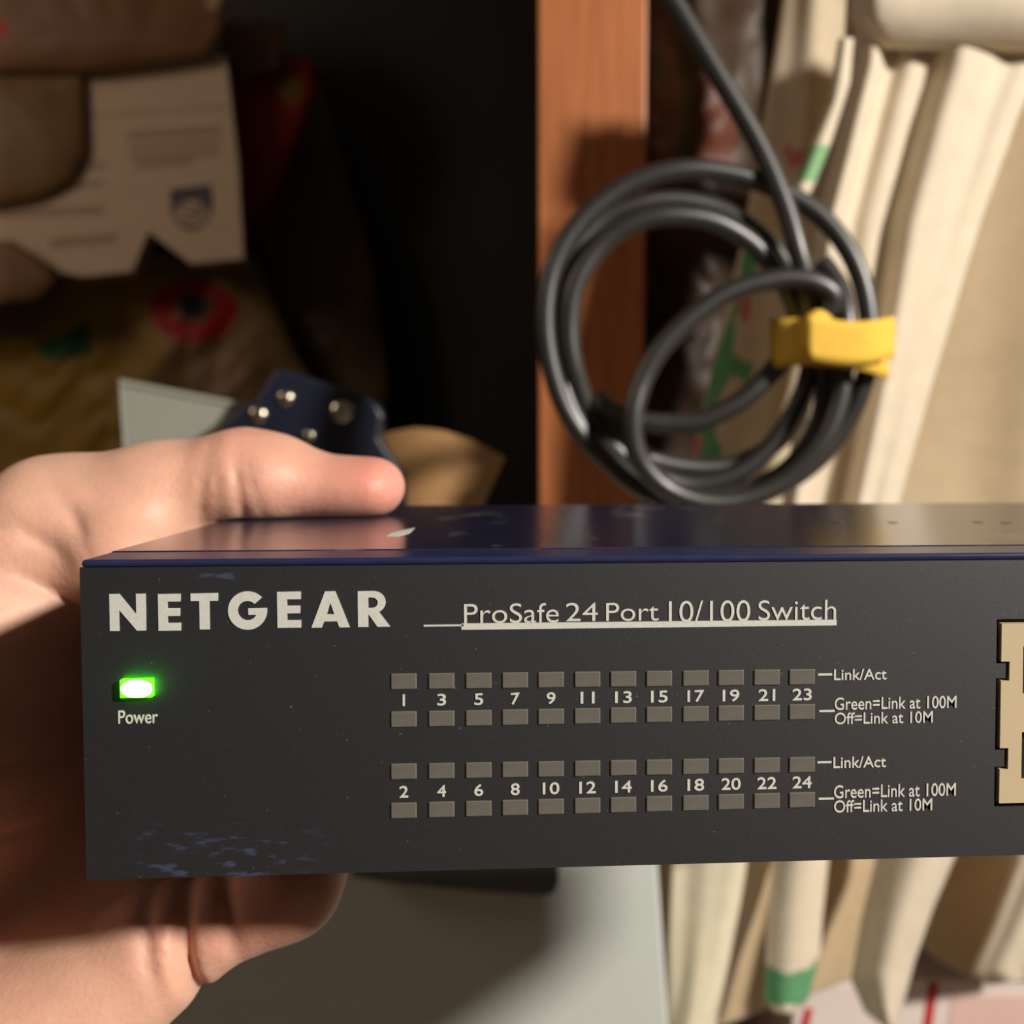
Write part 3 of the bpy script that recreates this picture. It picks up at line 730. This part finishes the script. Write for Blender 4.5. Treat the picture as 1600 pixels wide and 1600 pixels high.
# strap
def strap():
    root = empty('cable_strap', P(1297, 537, YCB), 'yellow hook-and-loop strap wrapped round the coiled black cable', 'cable strap')
    n = 72; rows_ = 6; v = []; f = []
    S_ = (YCB - CAM[1]) / 1600
    for j in range(rows_):
        t = j / (rows_ - 1) - 0.5
        for i in range(n):
            a_ = 2 * math.pi * i / n
            ex = abs(math.cos(a_)) ** 0.6 * math.copysign(1, math.cos(a_)); ey = abs(math.sin(a_)) ** 0.8 * math.copysign(1, math.sin(a_))
            px_ = 1296 + 93 * ex; front = ey > 0
            py_ = 541 + t * (76 - 10 * ex * 0) + 7 * ex + (3 * math.cos(2 * a_) if t < 0 else 6 * math.cos(a_ * 2))
            q = P(px_, py_, YCB + 0.002 - ey * 0.0185 + 0.0012 * math.sin(3 * a_ + 1))
            v.append(q)
    for j in range(rows_ - 1):
        for i in range(n):
            f.append((j * n + i, (j + 1) * n + i, (j + 1) * n + (i + 1) % n, j * n + (i + 1) % n))
    o = from_py('band', v, f, M['yellow'], root, True); md = o.modifiers.new('thickness', 'SOLIDIFY'); md.thickness = 0.0016; md.offset = 1
    # overlapping end and the loose tab at its right
    v = []; f = []; nu, nv_ = 16, 6
    for j in range(nv_):
        for i in range(nu):
            u = i / (nu - 1); t = j / (nv_ - 1)
            px_ = 1262 + u * 134; py_ = (491 + 10 * math.sin(u * 3.1) - 3 * u) + t * (70 - 6 * u) + 6 * u
            q = P(px_, py_, YCB - 0.0205 + 0.004 * u ** 4 + 0.010 * max(0, u - .72)); v.append(q)
    for j in range(nv_ - 1):
        for i in range(nu - 1): f.append((j * nu + i, (j + 1) * nu + i, (j + 1) * nu + i + 1, j * nu + i + 1))
    o = from_py('strap_end', v, f, M['yellow'], root, True); md = o.modifiers.new('thickness', 'SOLIDIFY'); md.thickness = 0.0016; md.offset = 0
    # bunched bump on the upper edge
    v = []; f = []
    for j in range(8):
        for i in range(14):
            u = i / 13; t = j / 7
            px_ = 1252 + u * 52; py_ = 506 - 22 * math.sin(math.pi * u) ** 0.6 * (1 - t) + t * 40
            v.append(P(px_, py_, YCB - 0.0165 - 0.004 * math.sin(math.pi * u)))
    for j in range(7):
        for i in range(13): f.append((j * 14 + i, (j + 1) * 14 + i, (j + 1) * 14 + i + 1, j * 14 + i + 1))
    o = from_py('buckle_fold', v, f, M['yellow'], root, True); o.modifiers.new('thickness', 'SOLIDIFY').thickness = 0.002
strap()

# ------------------------------------------------------------------ cloths hanging to the right
CRM = (219, 204, 181); GRN = (92, 150, 104); RED = (190, 110, 104); DGR = (70, 110, 76)
YK = 0.41
# front drape with its soft folds
def prof_a(u, v):
    r = 0
    for c0, w_, a_ in ((0.10 + 0.05 * (1 - v), 0.055, 1.0), (0.33, 0.07, 0.35 * (1 - v)), (0.62 + .12 * v, 0.16, 1.05), (0.9, 0.08, 0.35 + .3 * v)):
        r += a_ * math.exp(-((u - c0) / w_) ** 2)
    return r
o = fold('hanging_cloth', [(1325, -60), (1318, 100), (1290, 230), (1262, 350), (1250, 600), (1222, 790), (1215, 1050), (1212, 1250)],
         [(1660, -60), (1625, 100), (1590, 180), (1530, 350), (1455, 600), (1402, 790), (1400, 1050), (1420, 1250)], YK - 0.065, 0.015, M['cloth'], prof=prof_a, nu=70, nv=80, base=CRM, ripple=0.0012, rn=5, seed=3)
tag(o, 'cream cotton cloth hanging in bright folds right of the yellow strap', 'cloth')
# gathered bundle folded over on top
o = fold('folded_cloth', [(1335, -120), (1332, -40), (1330, 30), (1345, 66), (1360, 74)], [(2000, -120), (2000, -40), (2000, 30), (1995, 70), (1990, 88)], lambda v: YK - 0.078 + 0.010 * v ** 4, 0.020, M['cloth'],
         prof=lambda u, v: (0.3 + 0.7 * math.sin(math.pi * min(1, max(0, .08 + .9 * v))) ** .7) * min(1, u * 12 + .35), nu=60, nv=40, base=CRM, ripple=0.0004, rn=3, seed=8)
tag(o, 'cream cloth bundle folded over at the top of the hanging folds', 'cloth')
# darker sheet behind, at the right edge
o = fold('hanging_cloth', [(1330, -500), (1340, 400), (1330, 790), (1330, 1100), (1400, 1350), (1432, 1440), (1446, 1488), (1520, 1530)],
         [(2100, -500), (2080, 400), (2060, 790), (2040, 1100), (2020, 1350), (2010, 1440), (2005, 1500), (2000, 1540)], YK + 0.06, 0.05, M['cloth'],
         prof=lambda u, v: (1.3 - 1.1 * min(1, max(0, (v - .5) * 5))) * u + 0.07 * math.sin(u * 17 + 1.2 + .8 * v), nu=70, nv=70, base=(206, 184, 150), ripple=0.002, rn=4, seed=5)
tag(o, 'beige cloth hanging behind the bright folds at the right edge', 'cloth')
# lower ends of the cloths below the switch
o = fold('cloth_end', [(1090, 1120), (1050, 1350), (1044, 1480), (1040, 1640)], [(1228, 1120), (1206, 1340), (1185, 1410), (1150, 1510), (1105, 1640)], YK + 0.02, 0.013, M['cloth'], base=(224, 212, 186), ripple=0.0006, seed=1,
         prof=lambda u, v: max(0, math.sin(math.pi * u ** 1.4)))
tag(o, 'cream cloth fold hanging beside the grey drawer unit', 'cloth')
o = fold('cloth_end', [(1214, 1120), (1213, 1350), (1200, 1450), (1196, 1560), (1214, 1582)], [(1292, 1120), (1293, 1345), (1284, 1430), (1280, 1490), (1262, 1560), (1240, 1582)], YK - 0.005, 0.010, M['cloth'], base=CRM, prof=lambda u, v: max(0, math.sin(math.pi * u)) ** .9,
         prints=[([(1150, 1500), (1196, 1506), (1230, 1522), (1262, 1512), (1284, 1490), (1320, 1480), (1300, 1570), (1180, 1566)], GRN)], nv=120, nu=40, seed=2)
tag(o, 'narrow cream cloth end with a green tip below the switch', 'cloth')
o = fold('cloth_end', [(1392, 1120), (1368, 1345), (1345, 1440), (1330, 1530), (1352, 1580), (1385, 1606)], [(1530, 1120), (1492, 1335), (1456, 1420), (1428, 1500), (1412, 1560), (1396, 1606)], YK - 0.01, 0.017, M['cloth'], base=CRM,
         prof=lambda u, v: max(0, math.sin(math.pi * u ** 1.3)) ** .9, seed=6)
tag(o, 'cream pointed cloth end hanging lowest, over the white carton', 'cloth')
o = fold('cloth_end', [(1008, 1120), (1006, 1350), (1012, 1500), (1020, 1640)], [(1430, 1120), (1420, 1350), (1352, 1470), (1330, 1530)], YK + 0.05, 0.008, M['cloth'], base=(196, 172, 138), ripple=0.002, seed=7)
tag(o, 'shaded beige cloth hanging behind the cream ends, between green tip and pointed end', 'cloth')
o = fold('cloth_end', [(1600, 1120), (1585, 1350), (1548, 1450), (1518, 1520), (1545, 1538)], [(1720, 1120), (1720, 1350), (1700, 1450), (1690, 1520), (1680, 1520)], YK + 0.015, 0.012, M['cloth'], base=CRM, ripple=0.001, seed=9)
tag(o, 'bright crumpled cloth corner at the right edge above the white carton', 'cloth')
# inner cloth with a green printed border, in the shade behind the coil
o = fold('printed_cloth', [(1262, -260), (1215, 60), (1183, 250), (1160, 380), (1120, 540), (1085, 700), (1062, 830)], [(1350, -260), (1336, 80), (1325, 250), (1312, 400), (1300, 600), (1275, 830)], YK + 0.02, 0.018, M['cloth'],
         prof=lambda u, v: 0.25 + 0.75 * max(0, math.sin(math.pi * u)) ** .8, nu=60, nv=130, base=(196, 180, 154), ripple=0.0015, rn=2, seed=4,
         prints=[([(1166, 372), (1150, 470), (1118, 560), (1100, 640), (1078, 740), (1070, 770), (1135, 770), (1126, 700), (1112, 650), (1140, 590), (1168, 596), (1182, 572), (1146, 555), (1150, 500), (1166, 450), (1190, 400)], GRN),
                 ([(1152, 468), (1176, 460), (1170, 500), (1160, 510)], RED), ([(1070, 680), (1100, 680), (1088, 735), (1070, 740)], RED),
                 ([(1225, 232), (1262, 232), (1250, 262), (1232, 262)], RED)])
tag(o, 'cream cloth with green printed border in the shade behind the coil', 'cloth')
o = fold('cloth_edge', [(1312, 60), (1296, 160), (1268, 225), (1245, 285), (1232, 318)], [(1332, 60), (1326, 130), (1296, 225), (1272, 285), (1256, 318)], YK - 0.085, 0.006, M['cloth'], base=CRM, nv=90, nu=16,
         prints=[([(1230, 230), (1310, 226), (1290, 282), (1225, 285)], (136, 182, 130))])
tag(o, 'thin bright cloth edge with a green mark above the coil', 'cloth')
o = fold('cloth_patch', [(1284, 190), (1284, 250), (1270, 330), (1262, 400)], [(1336, 190), (1330, 250), (1318, 330), (1300, 400)], YK + 0.006, 0.006, M['cloth'], base=(200, 186, 156), nv=90, nu=30,
         prints=[([(1280, 216), (1332, 220), (1328, 238), (1296, 248), (1282, 244)], DGR)])
tag(o, 'cloth strip with a dark green spot just right of the thin green-marked edge', 'cloth')
# dark printed plastic bag behind the post
o = pillow('plastic_bag', [(960, -120), (1230, -120), (1225, 60), (1190, 260), (1165, 420), (1150, 860), (960, 860)], YK + 0.13, 0.03, M['bag'], base=(66, 48, 34), crumple=.25, seed=12, rings=40,
           prints=[([(1030, 20), (1080, 40), (1075, 300), (1030, 300)], (86, 68, 52)), ([(1005, 60), (1040, 80), (1045, 130), (1005, 150)], (58, 58, 34)), ([(1064, 60), (1096, 60), (1086, 250), (1060, 250)], (66, 62, 38)),
                   ([(1095, 125), (1150, 130), (1150, 260), (1090, 260)], (96, 50, 34)), ([(1020, 400), (1180, 380), (1150, 800), (1000, 800)], (50, 36, 25))])
tag(o, 'dark brown printed plastic bag in the gap right of the wooden post', 'bag')

# ------------------------------------------------------------------ white carton with red lines, lower right
YX = 0.475
cx0, cx1 = P(1238, 1560, YX).x, P(1900, 1560, YX).x; cz = P(1500, 1530, YX).z
ct = empty('white_carton', (cx0, YX, 0), 'white and pink carton with red lines below the hanging cloths', 'carton')
box('carton_body', (cx0, YX, 0), (cx1, YX + 0.22, cz), M['white_carton'], ct, 0.002)
def stripe(name, pxs, mm):
    q = [P(a_, c_, YX) for a_, c_ in pxs]
    q = [Vector((p.x, p.y, min(p.z, cz - 0.001))) for p in q]
    prism(name, [p + Vector((0, -0.0006, 0)) for p in q], [p + Vector((0, -0.00005, 0)) for p in q], mm, ct)
stripe('red_line', [(1437, 1640), (1451, 1640), (1466, 1534), (1451, 1534)], M['red'])
stripe('red_line', [(1240, 1640), (1256, 1640), (1270, 1575), (1258, 1575)], M['red'])
stripe('pink_panel', [(1470, 1700), (1800, 1700), (1800, 1556), (1488, 1556)], M['pink'])

# ------------------------------------------------------------------ the shaded pile at the left, on the cabinet shelf
YL = 1.25
pz = ZSHELF + 0.0005
# carton with the blue shield
c0 = [(-160, 440), (-60, 400), (130, 432), (207, 424), (232, 362), (300, 412), (381, 404), (372, 250), (353, 86), (200, 100), (100, 120), (-160, 140)]
bxr = empty('printed_carton', (P(100, 300, YL).x, YL, P(100, 430, YL).z), 'torn white carton with a small blue shield emblem at upper left', 'carton')
q = [P(a_, c_, YL) for a_, c_ in c0]
prism('carton_body', q, [p + Vector((-0.01, 0.05, 0)) for p in q], M['carton'], bxr, 0.001)
def flat(name, pxs, mm, parent, y, d0=0.0006, bv=0):
    q = [P(a_, c_, y) for a_, c_ in pxs]
    return prism(name, [p + Vector((0, -d0, 0)) for p in q], [p + Vector((0, -0.00005, 0)) for p in q], mm, parent, bv)
for a_, c_, d_, e_ in ((198, 206, 345, 12), (202, 226, 345, 9), (204, 242, 340, 10), (212, 256, 300, 9), (110, 262, 165, 8), (90, 290, 160, 8), (-60, 330, 160, 13), (78, 372, 182, 16)):
    flat('printed_text_line', [(a_, c_ + e_), (d_, c_ + e_ - 9), (d_, c_ - 9), (a_, c_)], M['ink'], bxr, YL)
flat('fold_line', [(130, 184), (354, 168), (354, 164), (130, 180)], M['ink'], bxr, YL)
sh = flat('shield_emblem', [(266, 296), (330, 288), (333, 325), (326, 345), (312, 357), (298, 361), (282, 354), (270, 340), (266, 322)], M['blueink'], bxr, YL)
def ell(cx_, cy_, rx, ry, n=20): return [(cx_ + rx * math.cos(2 * math.pi * k / n), cy_ - ry * math.sin(2 * math.pi * k / n)) for k in range(n)]
lt = flat('emblem_ring', ell(300, 333, 26, 20), M['carton'], None, YL - 0.0007)
lt.data.transform(Matrix.Translation(-Vector(bxr.location))); lt.parent = sh
for k in range(3):
    yy = 322 + k * 9
    pts = [(281 + 4 * i, yy - 3 * math.sin(i * 0.75 + k) - i * .3) for i in range(11)]
    wv = flat('emblem_wave', [(x, y_ + 3.5) for x, y_ in pts] + [(x, y_) for x, y_ in pts[::-1]], M['blueink'], None, YL - 0.0014)
    wv.data.transform(Matrix.Translation(-Vector(bxr.location))); wv.parent = sh
# bags heaped round it
o = pillow('grocery_bag', [(-220, 400), (60, 412), (200, 400), (300, 395), (400, 400), (470, 560), (560, 700), (560, 1000), (-220, 1000)], YL + 0.125, 0.04, M['bag'], base=(124, 98, 66), seed=21, crumple=.3, rings=60, n=220,
           center=(200, 640),
           prints=[([(-220, 560), (60, 520), (110, 440), (260, 436), (270, 520), (235, 590), (190, 660), (150, 1000), (-220, 1000)], (150, 116, 36)),
                   ([(110, 435), (260, 425), (262, 470), (150, 500)], (160, 124, 40)),
                   ([(55, 552), (58, 534), (92, 528), (138, 498), (146, 552), (80, 563)], (26, 86, 44)),
                   ([(290, 560), (360, 545), (400, 590), (420, 800), (300, 800)], (140, 112, 84)),
                   (lambda x, y: ((x - 302) / 68) ** 2 + ((y - 486) / 48) ** 2 < 1, (168, 28, 28)),
                   (lambda x, y: ((x - 303) / 33) ** 2 + ((y - 482) / 24) ** 2 < 1, (104, 70, 62)),
                   (lambda x, y: ((x - 303) / 22) ** 2 + ((y - 479) / 15) ** 2 < 1, (32, 24, 32))])
tag(o, 'yellow and brown plastic bag with red ring and green print below the torn carton', 'bag')
o = pillow('brown_bag', [(-220, -140), (250, -140), (352, -40), (350, 44), (326, 88), (250, 100), (140, 113), (-220, 114)], YL - 0.02, 0.016, M['bag'], base=(134, 94, 62), seed=31, crumple=.35, rings=40, n=140,
           prints=[([(318, -40), (346, -10), (342, 18), (322, 10)], (210, 180, 140)), ([(-10, 30), (14, 36), (8, 58), (-10, 56)], (180, 40, 24))])
tag(o, 'crumpled reddish brown bag lying over the torn carton at top left', 'bag')
o = pillow('brown_bag', [(-220, 116), (60, 114), (130, 116), (134, 240), (110, 285), (60, 312), (-40, 330), (-220, 330)], YL - 0.0096, 0.012, M['bag'], base=(128, 98, 58), seed=33, crumple=.25, rings=34, n=120)
tag(o, 'olive brown bag bulging in front of the torn carton at the left edge', 'bag')
o = pillow('brown_bag', [(-220, 380), (20, 376), (70, 410), (90, 440), (60, 470), (-40, 480), (-220, 480)], YL - 0.02, 0.012, M['bag'], base=(126, 90, 62), seed=35, crumple=.25, rings=26, n=90)
tag(o, 'small brown bag end just under the torn carton at the left edge', 'bag')
o = pillow('food_packet', [(352, 120), (400, 108), (445, 84), (488, 92), (494, 140), (462, 240), (440, 300), (400, 350), (372, 350)], YL + 0.09, 0.02, M['bag'], base=(140, 38, 18), seed=41, crumple=.25, rings=34, n=120,
           prints=[([(430, 120), (470, 118), (474, 150), (450, 168), (436, 140)], (126, 92, 24))])
tag(o, 'red food packet with a yellow spot just right of the torn carton', 'packet')
o = pillow('brown_bag', [(340, 30), (440, 30), (446, 70), (440, 110), (380, 130), (346, 110)], YL + 0.055, 0.014, M['bag'], base=(112, 84, 58), seed=43, crumple=.3, rings=20, n=80)
tag(o, 'small brown bag corner above the red packet', 'bag')
o = pillow('dark_bag', [(360, 250), (450, 130), (505, 120), (540, 250), (590, 420), (610, 600), (620, 1000), (330, 1000), (330, 420)], YL + 0.20, 0.03, M['bag'], base=(84, 66, 44), seed=51, crumple=.3, rings=40, n=160,
           prints=[(lambda x, y: ((x - 392) / 16) ** 2 + ((y - 345) / 14) ** 2 < 1, (100, 20, 16))])
tag(o, 'dark brown see-through bag behind the red packet, in the black of the cabinet', 'bag')
